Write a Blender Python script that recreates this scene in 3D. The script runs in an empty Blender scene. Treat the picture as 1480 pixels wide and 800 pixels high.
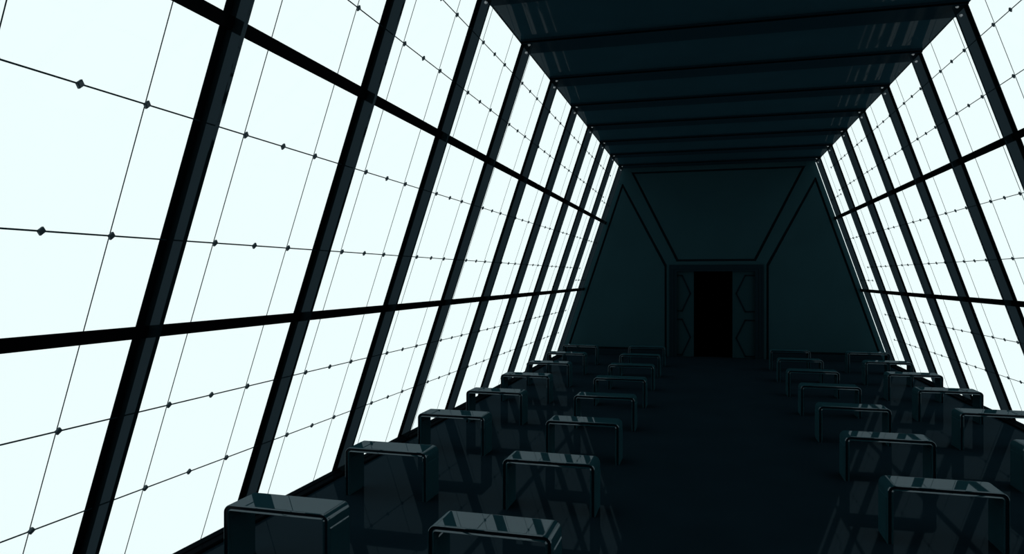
import bpy, math
from mathutils import Vector

C = bpy.context.scene.collection
S = 1.6                      # metres per structural bay
XC = 0.1342                  # camera stands this far (in bays) left of the hall's centre line
H = 1.26                     # eye height in bays
Y0 = 2.0787                  # distance from camera to the first column in view
A, SL = 2.0256, 0.3353       # half width of the glass plane at eye level, and its lean
ZT, ZP = 1.72, 1.751         # underside of beams, ceiling panels
FIRST, LAST = -3, 9          # columns along the hall
YE = Y0 + 9.456               # end wall
YR = Y0 + FIRST - 0.37       # rear wall


def P(x, y, z):
    """hall coordinates in bays (x from centre line, z from eye level) -> metres"""
    return Vector((x * S, y * S, (z + H) * S))


def W(sd, y, z, e):
    """point on a window wall: e = inset from the glass plane"""
    return P(sd * (A - SL * z - e), y, z)


# ---------------------------------------------------------------- materials
def srgb(c):
    return tuple(((v / 12.92) if v <= 0.04045 else ((v + 0.055) / 1.055) ** 2.4) for v in c)


def glossy_mat(name, diff, gloss, rough=0.03, noise=0.0, nscale=6.0, bump=0.0):
    """lacquered surface: dark body colour plus an even mirror-like coat"""
    m = bpy.data.materials.new(name)
    m.use_nodes = True
    nt = m.node_tree
    nt.nodes.clear()
    out = nt.nodes.new('ShaderNodeOutputMaterial')
    d = nt.nodes.new('ShaderNodeBsdfDiffuse')
    d.inputs['Color'].default_value = (*diff, 1)
    g = nt.nodes.new('ShaderNodeBsdfGlossy')
    g.inputs['Color'].default_value = (*gloss, 1)
    g.inputs['Roughness'].default_value = rough
    a = nt.nodes.new('ShaderNodeAddShader')
    nt.links.new(d.outputs[0], a.inputs[0])
    nt.links.new(g.outputs[0], a.inputs[1])
    nt.links.new(a.outputs[0], out.inputs['Surface'])
    if noise > 0:
        tc = nt.nodes.new('ShaderNodeTexCoord')
        n = nt.nodes.new('ShaderNodeTexNoise')
        n.inputs['Scale'].default_value = nscale
        n.inputs['Detail'].default_value = 5
        nt.links.new(tc.outputs['Object'], n.inputs['Vector'])
        r = nt.nodes.new('ShaderNodeValToRGB')
        r.color_ramp.elements[0].position = 0.3
        r.color_ramp.elements[1].position = 0.7
        r.color_ramp.elements[0].color = (*[v * (1 - noise) for v in diff], 1)
        r.color_ramp.elements[1].color = (*[v * (1 + noise) for v in diff], 1)
        nt.links.new(n.outputs['Fac'], r.inputs['Fac'])
        nt.links.new(r.outputs['Color'], d.inputs['Color'])
    return m


M = {}
M['bench'] = glossy_mat('dark_teal_lacquer', (0.0060, 0.0235, 0.0305), (0.046, 0.053, 0.058), 0.02, 0.08, 3)
M['bench_edge'] = glossy_mat('bench_edge_metal', (0.0050, 0.0160, 0.0220), (0.05, 0.052, 0.058), 0.06)
M['groove'] = glossy_mat('dark_recess', (0.0012, 0.0040, 0.0070), (0.004, 0.004, 0.004), 0.2)  # near-black, carries the shade of the bench channels in its colour
M['floor'] = glossy_mat('polished_dark_floor', (0.0033, 0.0088, 0.0130), (0.0037, 0.0051, 0.0060), 0.035, 0.10, 1.5)
M['ceiling'] = glossy_mat('ceiling_panel', (0.0060, 0.0210, 0.0300), (0.012, 0.012, 0.012), 0.05, 0.06, 2)
M['beam'] = glossy_mat('beam_metal', (0.0032, 0.0110, 0.0165), (0.003, 0.003, 0.003), 0.12)
M['wall'] = glossy_mat('end_wall_panel', (0.0078, 0.0245, 0.0310), (0.001, 0.0015, 0.0015), 0.2, 0.06, 1.2)
M['wall_dark'] = glossy_mat('end_wall_recess', (0.0015, 0.0050, 0.0080), (0.001, 0.001, 0.001), 0.3)
M['door'] = glossy_mat('door_leaf_metal', (0.0056, 0.0185, 0.0235), (0.001, 0.0015, 0.0015), 0.2)
M['frame'] = glossy_mat('door_frame_metal', (0.0029, 0.0088, 0.0125), (0.001, 0.001, 0.0015), 0.2)
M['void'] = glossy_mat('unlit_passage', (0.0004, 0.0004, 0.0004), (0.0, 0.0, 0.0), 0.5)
M['black'] = glossy_mat('matt_black_steel', (0.0008, 0.0014, 0.0020), (0.0005, 0.0005, 0.0006), 0.3)
M['base'] = glossy_mat('column_base_steel', (0.0012, 0.0024, 0.0034), (0.0012, 0.0014, 0.0016), 0.15)
M['fin'] = glossy_mat('column_fin_steel', (0.0030, 0.0070, 0.0090), (0.0085, 0.0125, 0.0155), 0.03)
M['cable'] = glossy_mat('steel_cable', (0.0080, 0.0200, 0.0260), (0.01, 0.01, 0.01), 0.3)
M['clamp'] = glossy_mat('cable_clamp_steel', (0.0300, 0.0480, 0.0580), (0.02, 0.022, 0.024), 0.15)
M['bolt'] = glossy_mat('bolt_steel', (0.42, 0.42, 0.44), (0.14, 0.14, 0.14), 0.3)

gm = bpy.data.materials.new('clear_glazing')
gm.use_nodes = True
nt = gm.node_tree
nt.nodes.clear()
o_ = nt.nodes.new('ShaderNodeOutputMaterial')
t_ = nt.nodes.new('ShaderNodeBsdfTransparent')
g_ = nt.nodes.new('ShaderNodeBsdfGlossy')
g_.inputs['Color'].default_value = (0.003, 0.003, 0.003, 1)
g_.inputs['Roughness'].default_value = 0.02
a_ = nt.nodes.new('ShaderNodeAddShader')
nt.links.new(t_.outputs[0], a_.inputs[0])
nt.links.new(g_.outputs[0], a_.inputs[1])
nt.links.new(a_.outputs[0], o_.inputs['Surface'])
M['glass'] = gm


# ---------------------------------------------------------------- mesh helpers
class MB:
    def __init__(self):
        self.v, self.f = [], []

    def add(self, vs, fs):
        b = len(self.v)
        self.v += [Vector(v) for v in vs]
        self.f += [tuple(b + i for i in f) for f in fs]
        return self

    def prism(self, ring0, ring1):
        """two matching rings of points joined into a closed solid"""
        n = len(ring0)
        fs = [tuple(range(n - 1, -1, -1)), tuple(range(n, 2 * n))]
        fs += [(i, (i + 1) % n, n + (i + 1) % n, n + i) for i in range(n)]
        return self.add(list(ring0) + list(ring1), fs)

    def loft(self, rings, closed=True, caps=True):
        n = len(rings[0])
        vs, fs = [], []
        for r in rings:
            vs += list(r)
        for k in range(len(rings) - 1):
            for i in range(n if closed else n - 1):
                j = (i + 1) % n
                fs.append((k * n + i, k * n + j, (k + 1) * n + j, (k + 1) * n + i))
        if caps:
            fs.append(tuple(range(n - 1, -1, -1)))
            fs.append(tuple((len(rings) - 1) * n + i for i in range(n)))
        return self.add(vs, fs)

    def tube(self, p0, p1, r, n=8):
        p0, p1 = Vector(p0), Vector(p1)
        d = (p1 - p0).normalized()
        u = d.orthogonal().normalized()
        w = d.cross(u)
        ring = [u * math.cos(2 * math.pi * i / n) * r + w * math.sin(2 * math.pi * i / n) * r for i in range(n)]
        return self.prism([p0 + q for q in ring], [p1 + q for q in ring])

    def dome(self, c, nrm, r, h=None, seg=16, rings=6):
        """button head: a flattened half sphere sitting on a surface"""
        c, nrm = Vector(c), Vector(nrm).normalized()
        h = h or r
        u = nrm.orthogonal().normalized()
        w = nrm.cross(u)
        rr = [[c - nrm * r * 0.3 + (u * math.cos(2 * math.pi * i / seg) + w * math.sin(2 * math.pi * i / seg)) * r
               for i in range(seg)]]
        for k in range(rings):
            a = math.pi / 2 * k / rings
            rr.append([c + nrm * h * math.sin(a) +
                       (u * math.cos(2 * math.pi * i / seg) + w * math.sin(2 * math.pi * i / seg)) * r * math.cos(a)
                       for i in range(seg)])
        rr.append([c + nrm * h + (u * math.cos(2 * math.pi * i / seg) + w * math.sin(2 * math.pi * i / seg)) * r * 0.02
                   for i in range(seg)])
        return self.loft(rr)

    def build(self, name, mat, parent=None, origin=None, bevel=0.0, smooth=False, segs=2):
        me = bpy.data.meshes.new(name)
        org = Vector(origin) if origin is not None else Vector((0, 0, 0))
        me.from_pydata([v - org for v in self.v], [], self.f)
        me.validate()
        import bmesh
        bm = bmesh.new()
        bm.from_mesh(me)
        bmesh.ops.remove_doubles(bm, verts=bm.verts, dist=1e-6)
        bmesh.ops.recalc_face_normals(bm, faces=bm.faces)
        if bevel > 0:
            bmesh.ops.bevel(bm, geom=[e for e in bm.edges if len(e.link_faces) == 2 and
                                      e.calc_face_angle(0) > 0.6], offset=bevel, segments=segs,
                            affect='EDGES', profile=0.5, clamp_overlap=True)
        bm.to_mesh(me)
        bm.free()
        me.materials.append(mat)
        if smooth:
            for p in me.polygons:
                p.use_smooth = True
            me.set_sharp_from_angle(angle=math.radians(20))
        o = bpy.data.objects.new(name, me)
        C.objects.link(o)
        if parent is not None:
            o.parent = parent
            o.location = org - parent.location
        else:
            o.location = org
        return o


def box(p0, p1):
    (x0, y0, z0), (x1, y1, z1) = p0, p1
    return [[(x0, y0, z0), (x1, y0, z0), (x1, y1, z0), (x0, y1, z0)],
            [(x0, y0, z1), (x1, y0, z1), (x1, y1, z1), (x0, y1, z1)]]


def pbox(x0, y0, z0, x1, y1, z1):
    m = MB()
    r = box((x0, y0, z0), (x1, y1, z1))
    m.prism([P(*q) for q in r[0]], [P(*q) for q in r[1]])
    return m


def wbox(m, sd, y0, y1, z0, z1, e0, e1):
    """sheared box lying in a window wall"""
    a = [W(sd, y0, z0, e0), W(sd, y1, z0, e0), W(sd, y1, z0, e1), W(sd, y0, z0, e1)]
    b = [W(sd, y0, z1, e0), W(sd, y1, z1, e0), W(sd, y1, z1, e1), W(sd, y0, z1, e1)]
    return m.prism(a, b)


def empty(name, loc, label=None, cat=None, group=None, kind=None):
    o = bpy.data.objects.new(name, None)
    o.empty_display_size = 0.1
    C.objects.link(o)
    o.location = loc
    tag(o, label, cat, group, kind)
    return o


def tag(o, label=None, cat=None, group=None, kind=None):
    if label:
        o['label'] = label
    if cat:
        o['category'] = cat
    if group:
        o['group'] = group
    if kind:
        o['kind'] = kind
    return o


ORD = ['first', 'second', 'third', 'fourth', 'fifth', 'sixth', 'seventh', 'eighth', 'ninth', 'tenth',
       'eleventh', 'twelfth', 'thirteenth', 'fourteenth']
SIDE = {-1: 'left', 1: 'right'}

# ---------------------------------------------------------------- floor, ceiling, sills
zf = -H
hw = A - SL * zf
tag(pbox(-hw, YR - 0.2, zf - 0.08, hw, YE + 1.6, zf).build('floor', M['floor']), kind='structure')

ceil = pbox(-(A - SL * ZP) - 0.036, YR - 0.2, ZP, (A - SL * ZP) + 0.036, YE + 0.3, ZP + 0.08).build('ceiling', M['ceiling'])
tag(ceil, kind='structure')
n_trim = 0
for sd in (-1, 1):
    # rail closing the top of the glazing
    m = MB()
    wbox(m, sd, YR, YE + 0.02, ZP, ZP + 0.09, -0.042, -0.030)
    n_trim += 1
    tag(m.build('trim_%d' % n_trim, M['beam']), kind='structure')
    # low stepped sill at the floor
    m = MB()
    prof = [(zf, -0.012), (zf + 0.010, -0.012), (zf + 0.023, 0.0), (zf + 0.023, 0.040), (zf + 0.018, 0.046), (zf + 0.016, 0.082),
            (zf + 0.010, 0.089), (zf, 0.089)]
    m.prism([W(sd, YR, z, e) for z, e in prof], [W(sd, YE + 0.02, z, e) for z, e in prof])
    tag(m.build('baseboard_' + SIDE[sd], M['base']), kind='structure')

# ---------------------------------------------------------------- glazing, one window per bay and side
RAILS = [(-0.2193, -0.1745), (0.8525, 0.8944)]
ZC = [-0.847, -0.508, 0.132, 0.545, 1.193, 1.508]       # heights of the level cables
YC = [0.288, 0.538, 0.788]                              # clamps along each cable
wn = 0
clamp_meshes = {}


def clamp_ring(sd, y, z, e, r):
    k = math.hypot(1, SL)
    return [W(sd, y + dy * r, z + dz * r / k, e) for dy, dz in ((1, 0), (0, 1), (-1, 0), (0, -1))]


def cable(m, sd, ya, yb, z, e=0.0, r=0.0027):
    m.tube(W(sd, ya, z, e), W(sd, yb, z, e), r * S, 8)


for sd in (-1, 1):
    for k in range(FIRST - 1, LAST + 1):
        wn += 1
        y0 = Y0 + k
        ya, yb = y0 + 0.06, y0 + 1.03
        if k == FIRST - 1:
            ya = YR
        if k == LAST:
            yb = YE + 0.01
        root = empty('window_%d' % wn, W(sd, (ya + yb) / 2, zf, 0), kind='structure')
        m = MB()
        wbox(m, sd, ya, yb, zf + 0.002, ZP - 0.001, -0.015, -0.012)
        m.build('glass_pane', M['glass'], root, root.location)
        for za, zb in RAILS:
            m = MB()
            wbox(m, sd, ya, yb, za, zb, 0.012, 0.0255)
            m.build('rail', M['black'], root, W(sd, (ya + yb) / 2, (za + zb) / 2, 0.02))
        if k in (FIRST - 1, LAST):
            continue
        if k < LAST - 1:
            spans = [(z, ya, yb, YC) for z in ZC]
        else:
            # last bay: the further half carries its own, lower set of cables
            spans = [(z, ya, y0 + 0.538, [0.288, 0.538]) for z in (-0.847, -0.508, 0.132, 1.193, 1.508)]
            spans += [(0.545, ya, yb, YC)]
            spans += [(z, y0 + 0.538, yb, [0.538, 0.800]) for z in (-0.048, 1.137)]
        for z, a, b, ys in spans:
            m = MB()
            cable(m, sd, a, b, z)
            m.build('cable', M['cable'], root, W(sd, (a + b) / 2, z, 0))
            for yy in ys:
                m = MB()
                r0 = clamp_ring(sd, y0 + yy, z, -0.004, 0.0138)
                r1 = clamp_ring(sd, y0 + yy, z, 0.003, 0.0138)
                r2 = clamp_ring(sd, y0 + yy, z, 0.006, 0.0100)
                m.loft([r0, r1, r2])
                m.build('cable_clamp', M['clamp'], root, W(sd, y0 + yy, z, 0))
        for yy in (0.288, 0.788):
            m = MB()
            m.tube(W(sd, y0 + yy, zf + 0.01, -0.009), W(sd, y0 + yy, ZP, -0.009), 0.0017 * S, 6)
            m.build('cable', M['cable'], root, W(sd, y0 + yy, 0, -0.009))

# ---------------------------------------------------------------- slanted columns
for sd in (-1, 1):
    for k in range(FIRST, LAST + 1):
        y0 = Y0 + k
        i = LAST - k
        where = 'beside the end wall' if i == 0 else '%s one from the end wall' % ORD[i]
        root = empty('window_column', W(sd, y0 + 0.044, zf, 0),
                     'slanted dark steel column of the %s window wall, %s' % (SIDE[sd], where),
                     'column', 'slanted columns of the %s window wall' % SIDE[sd])
        m = MB()
        prof = [(-0.006, 0.003), (0.0, 0.0), (0.001, 0.001), (0.001, 0.083), (0.0, 0.084), (-0.006, 0.081)]
        m.prism([W(sd, y0 + y, zf, e) for e, y in prof], [W(sd, y0 + y, ZT + 0.01, e) for e, y in prof])
        m.build('column_base', M['base'], root, root.location)
        m = MB()
        prof = [(0.0, 0.032), (0.0685, 0.032), (0.070, 0.0335), (0.070, 0.0505), (0.0685, 0.052), (0.0, 0.052)]
        m.prism([W(sd, y0 + y, zf, e) for e, y in prof], [W(sd, y0 + y, ZT, e) for e, y in prof])
        m.build('fin', M['fin'], root, root.location)
        m = MB()
        c = W(sd, y0 + 0.032, 1.660, 0.046)
        m.dome(c, (0, -1, 0), 0.0105 * S, 0.0120 * S)
        m.build('bolt', M['bolt'], root, c, smooth=True)

# ---------------------------------------------------------------- ceiling crossbeams
for k in range(FIRST, LAST + 1):
    y0 = Y0 + k
    i = LAST - k
    where = 'right above the end wall' if i == 0 else '%s one from the end wall' % ORD[i]
    root = empty('ceiling_beam', P(0, y0 + 0.12, ZP),
                 'broad dark crossbeam under the ceiling, %s' % where, 'beam', 'crossbeams under the ceiling')
    m = MB()
    xb = A - SL * ZT + 0.010
    yb = y0 + (0.25 if k < LAST else 0.25)
    prof = [(y0, ZP + 0.004), (y0, ZT + 0.003), (yb, ZT + 0.003), (yb, ZP + 0.004)]
    m.prism([P(-xb, y, z) for y, z in prof], [P(xb, y, z) for y, z in prof])
    m.build('beam_web', M['beam'], root, root.location)
    m = MB()
    prof = [(y0 - 0.0015, ZT + 0.014), (y0 - 0.0015, ZT + 0.002), (y0 + 0.001, ZT + 0.002), (y0 + 0.001, ZT + 0.014)]
    m.prism([P(-xb, y, z) for y, z in prof], [P(xb, y, z) for y, z in prof])
    m.build('edge_shade_strip', M['black'], root, root.location)  # thin black strip painting the shade along the beam's near lower edge
    m = MB()
    prof = [(y0 + 0.002, ZT + 0.004), (y0 + 0.002, ZT + 0.001), (y0 + 0.004, ZT), (yb - 0.004, ZT), (yb, ZT + 0.001), (yb, ZT + 0.004)]
    m.prism([P(-xb, y, z) for y, z in prof], [P(xb, y, z) for y, z in prof])
    m.build('beam_plate', M['beam'], root, root.location)
    for sd in (-1, 1):
        m = MB()
        c = P(sd * 1.402, y0 + 0.040, ZT)
        m.dome(c, (0, 0, -1), 0.0135 * S, 0.0155 * S)
        m.build('bolt', M['bolt'], root, c, smooth=True)

# ---------------------------------------------------------------- end wall
FW, FH = 0.600, 0.088                   # door opening half width, head height


def flat(name, pts, y0, y1, mat, parent, bev=0.004):
    """panel in the plane of the end wall, from y0 (front) back to y1"""
    m = MB()
    m.prism([P(x, y0, z) for x, z in pts], [P(x, y1, z) for x, z in pts])
    return m.build(name, mat, parent, P(*(sum(p[0] for p in pts) / len(pts), y0, sum(p[1] for p in pts) / len(pts))),
                   bevel=bev * S)


def gx(z, e=0.0):
    return A - SL * z - e


wall = empty('wall_back', P(0, YE, zf), kind='structure')
g = 0.0170                              # half a groove
yb0, yb1 = YE + 0.030, YE + 0.10
# slab behind the panels, left open at the door
for sd in (-1, 1):
    pts = [(sd * FW, zf), (sd * (gx(zf) - 0.004), zf), (sd * (gx(ZP) - 0.004), ZP), (sd * FW, ZP)]
    flat('wall_slab', pts, yb0, yb1, M['wall_dark'], wall, 0)
flat('wall_slab', [(-FW, FH), (FW, FH), (FW, ZP), (-FW, ZP)], yb0, yb1, M['wall_dark'], wall, 0)
# upper trapezoid
flat('wall_panel', [(-1.288 + 2 * g, 1.672 - g), (1.288 - 2 * g, 1.672 - g), (0.585 - g, 0.262 + g), (-0.585 + g, 0.262 + g)],
     YE + 0.008, yb0, M['wall'], wall)
for sd in (-1, 1):
    # side panels
    ap = (1.440, 1.500)
    kx, kz = 0.763, 0.172
    pe = 0.088
    pts = [(sd * ap[0], ap[1] - 3.5 * g), (sd * (kx + g), kz - 0.5 * g), (sd * (kx + g), -1.150 + g), (sd * (gx(-1.15, pe) - g), -1.150 + g)]
    flat('wall_panel', pts, YE + 0.008, yb0, M['wall'], wall)
    # slanted pilaster next to the glass
    pts = [(sd * (gx(1.50, pe) + g * 1.0), 1.50), (sd * (gx(zf, pe) + g), zf), (sd * gx(zf, 0.001), zf), (sd * gx(1.50, 0.001), 1.50)]
    flat('wall_panel', pts, YE, yb0, M['wall'], wall)
    # diagonal brace running down beside the door frame
    pts = [(sd * (1.288 + g), 1.683), (sd * (1.288 + g), ZP), (sd * gx(ZP, 0.001), ZP), (sd * gx(1.50, 0.001), 1.50), (sd * (ap[0] - 0.2 * g), ap[1]),
           (sd * (kx - g), kz + g), (sd * (kx - g), zf), (sd * 0.706, zf), (sd * 0.706, 0.19), (sd * (0.585 + g * 0.6), 0.262 - g)]
    flat('wall_panel', pts, YE, yb0, M['wall'], wall)
    tag(pbox(min(sd * 0.7755, sd * gx(zf, pe)), YE - 0.004, zf, max(sd * 0.7755, sd * gx(zf, pe)), yb0, -1.152 - g)
        .build('wall_plinth', M['frame'], wall, P(sd * 1.5, YE, zf), bevel=0.004 * S))
# strips above the door and above the trapezoid
flat('wall_panel', [(-0.595, 0.262 - g), (0.595, 0.262 - g), (0.706, 0.19), (-0.706, 0.19)], YE, yb0, M['wall'], wall)
flat('wall_panel', [(-1.288 - g, 1.683), (1.288 + g, 1.683), (1.288 + g, ZP), (-1.288 - g, ZP)], YE, yb0, M['wall'], wall)

# door frame, sliding leaves and dark passage
door = empty('door_1', P(0, YE, zf), kind='structure')
m = MB()
outer = [(-0.706, zf), (-0.706, 0.190), (0.706, 0.190), (0.706, zf)]
inner = [(-FW + 0.01, zf), (-FW + 0.01, FH), (FW - 0.016, FH), (FW - 0.016, zf)]
yf, ybk = YE - 0.022, YE + 0.12


def frame_ring(m, o, i, ya, yb):
    for a in range(3):
        r0 = [o[a], o[a + 1], i[a + 1], i[a]]
        m.prism([P(x, ya, z) for x, z in r0], [P(x, yb, z) for x, z in r0])


frame_ring(m, outer, inner, yf, ybk)
m.build('door_frame', M['frame'], door, door.location)
m = MB()
o2 = [(-0.667, zf), (-0.667, 0.152), (0.667, 0.152), (0.667, zf)]
i2 = [(-0.640, zf), (-0.640, 0.126), (0.640, 0.126), (0.640, zf)]
frame_ring(m, o2, i2, yf - 0.010, yf + 0.004)
m.build('frame_moulding', M['frame'], door, door.location)

yl = YE + 0.035
for sd, xe, tip, cor in ((-1, -0.331, -0.383, -0.510), (1, 0.252, 0.307, 0.440)):
    xo = sd * 0.66
    leaf = pbox(min(xo, xe), yl, zf + 0.004, max(xo, xe), yl + 0.05, FH + 0.02)
    lf = leaf.build('door_leaf', M['door'], door, P((xo + xe) / 2, yl, zf), bevel=0.003 * S)
    t = 0.012
    for z0, z1 in ((-0.537, 0.022), (-1.228, -0.670)):
        zm = (z0 + z1) / 2
        path = [(sd * 0.585, z1), (cor, z1), (tip, zm), (cor, z0), (sd * 0.585, z0)]
        # dark strips drawing the groove lines of a hexagonal panel
        m = MB()
        for a in range(4):
            (x0, za), (x1, zb_) = path[a], path[a + 1]
            d = Vector((x1 - x0, zb_ - za)).normalized()
            nx, nz = -d.y * t, d.x * t
            ex, ez = d.x * t * 0.6, d.y * t * 0.6
            r = [(x0 - ex + nx, za - ez + nz), (x1 + ex + nx, zb_ + ez + nz), (x1 + ex - nx, zb_ + ez - nz), (x0 - ex - nx, za - ez - nz)]
            m.prism([P(x, yl - 0.006, z) for x, z in r], [P(x, yl + 0.002, z) for x, z in r])
        m.build('leaf_groove', M['wall_dark'], lf, lf.location + door.location)
for o in list(C.objects):
    if o.name.startswith('leaf_groove'):
        o.location = (0, 0, 0)

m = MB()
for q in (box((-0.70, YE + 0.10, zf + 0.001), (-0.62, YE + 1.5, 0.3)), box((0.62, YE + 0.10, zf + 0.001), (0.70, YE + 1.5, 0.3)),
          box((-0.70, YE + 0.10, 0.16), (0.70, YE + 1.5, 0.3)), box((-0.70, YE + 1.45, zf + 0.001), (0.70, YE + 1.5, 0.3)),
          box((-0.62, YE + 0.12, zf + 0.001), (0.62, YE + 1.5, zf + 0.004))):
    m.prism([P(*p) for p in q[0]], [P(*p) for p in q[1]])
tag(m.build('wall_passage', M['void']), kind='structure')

# wall closing the hall behind the camera
m = MB()
m.prism([P(x, YR - 0.10, z) for x, z in ((-hw - 0.05, zf), (hw + 0.05, zf), (gx(ZP) + 0.05, ZP), (-gx(ZP) - 0.05, ZP))],
        [P(x, YR, z) for x, z in ((-hw - 0.05, zf), (hw + 0.05, zf), (gx(ZP) + 0.05, ZP), (-gx(ZP) - 0.05, ZP))])
tag(m.build('wall_front', M['wall']), kind='structure')

# ---------------------------------------------------------------- arch benches
BH, BD, T, RO = 0.2770, 0.190, 0.0260, 0.034      # height, depth, board thickness, corner radius
BW = 0.505
SEAM = 0.058


def section():
    f = [(0, .0090), (0, .0050), (.0012, .0014), (.0032, 0), (.0038, .0004), (.0040, .0065), (.0168, .0065), (.0226, .0009),
         (.0238, 0), (.0250, .0006), (T, .0030), (T, .0090)]
    b = [(n, BD - y) for n, y in reversed(f)]
    return f + b


def arch_path(w):
    """(x, z, nx, nz) along the outer line; n points inward"""
    pts = []
    for a in range(0, 91, 9):
        t = math.radians(a)
        pts.append((-w / 2 + RO - RO * math.cos(t), BH - RO + RO * math.sin(t), math.cos(t), -math.sin(t)))
    pts = [(-w / 2, BH - RO - 0.002, 1, 0)] + pts + [(-w / 2 + RO + 0.002, BH, 0, -1)]
    pts += [(-x, z, -nx, nz) for x, z, nx, nz in reversed(pts)]
    return pts


def sweep(m, path):
    sec = section()
    rings = []
    for x, z, nx, nz in path:
        ring = []
        for n, y in sec:
            ring.append(Vector((x + nx * n, y, z + nz * n)) * S)
        rings.append(ring)
    m.loft(rings)


def make_bench(w, label, group):
    root = empty('arch_bench', (0, 0, 0), label, 'bench', group)
    path = arch_path(w)
    z_s = BH - SEAM
    l0 = (-w / 2, z_s, 1, 0)
    r0 = (w / 2, z_s, -1, 0)
    m = MB()
    sweep(m, [l0] + path + [r0])
    m.build('seat', M['bench'], root, smooth=True)
    for sd in (-1, 1):
        m = MB()
        sweep(m, [(sd * w / 2, 0, -sd, 0), (sd * w / 2, z_s, -sd, 0)])
        leg = m.build('leg', M['bench'], root, smooth=True)
        for xs, dx in ((w / 2, 0.0036), (w / 2 - T, -0.0036)):
            m = MB()
            xa, xb = sd * xs, sd * (xs + dx)
            y0, y1, za, zb = 0.014, BD - 0.014, 0.006, z_s - 0.001
            bv = 0.0036
            m.prism([Vector(q) * S for q in ((xa, y0, za), (xa, y1, za), (xa, y1, zb), (xa, y0, zb))],
                    [Vector(q) * S for q in ((xb, y0 + bv, za + bv), (xb, y1 - bv, za + bv), (xb, y1 - bv, zb - 0.0048), (xb, y0 + bv, zb - 0.0048))])
            m.build('side_panel', M['bench'], leg)
    # dark strip painting the shade inside the front and rear channels
    for yy in (0.0052, BD - 0.0052):
        m = MB()
        full = [(-w / 2, 0, 1, 0)] + path + [(w / 2, 0, -1, 0)]
        rings = []
        for x, z, nx, nz in full:
            rings.append([Vector((x + nx * n, yy + dy, z + nz * n)) * S for n, dy in ((.0043, -.0004), (.0169, -.0004), (.0169, .0014), (.0043, .0014))])
        m.loft(rings)
        m.build('channel_shade', M['groove'], root, smooth=True)
    return root


def copy_tree(o, parent=None):
    c = o.copy()
    C.objects.link(c)
    c.parent = parent
    for ch in [q for q in SRC[o.name]]:
        copy_tree(ch, c)
    return c


rows = [(-1.898, 'beside the left windows', 'benches beside the left windows', range(-1, 7)),
        (-0.952, 'left of the centre aisle', 'benches left of the centre aisle', range(-1, 7)),
        (0.942, 'right of the centre aisle', 'benches right of the centre aisle', range(0, 7)),
        (1.896, 'beside the right windows', 'benches beside the right windows', range(0, 7))]
proto = None
SRC = {}
for x, where, group, ns in rows:
    ns = list(ns)
    for j, n in enumerate(ns):
        nm = 'nearest' if j == 0 else ('farthest' if j == len(ns) - 1 else ORD[j] + ' from the front')
        label = 'dark glossy arch bench %s, %s of its row' % (where, nm)
        if proto is None:
            b = proto = make_bench(BW, label, group)
            for q in C.objects:
                SRC[q.name] = list(q.children)
        else:
            b = copy_tree(proto)
            b['label'] = label
            b['group'] = group
        b.location = P(x, 3.708 + 1.0715 * n, zf)

# ---------------------------------------------------------------- overcast sky outside
w = bpy.data.worlds.new('bright_overcast')
bpy.context.scene.world = w
w.use_nodes = True
bg = w.node_tree.nodes['Background']
bg.inputs['Color'].default_value = (0.860, 1.0, 1.0, 1)
bg.inputs['Strength'].default_value = 1.0

# ---------------------------------------------------------------- camera
cd = bpy.data.cameras.new('camera')
cd.lens = 25.0
cd.sensor_width = 36.0
cd.clip_end = 200
cam = bpy.data.objects.new('camera', cd)
C.objects.link(cam)
cam.location = P(-XC, 0, 0)
cam.rotation_euler = (math.radians(90), 0, 0.2673)
sc = bpy.context.scene
sc.camera = cam
sc.view_settings.view_transform = 'Standard'
sc.view_settings.look = 'None'
sc.view_settings.exposure = 0.0
sc.view_settings.gamma = 1.0
sc.view_settings.use_curve_mapping = False
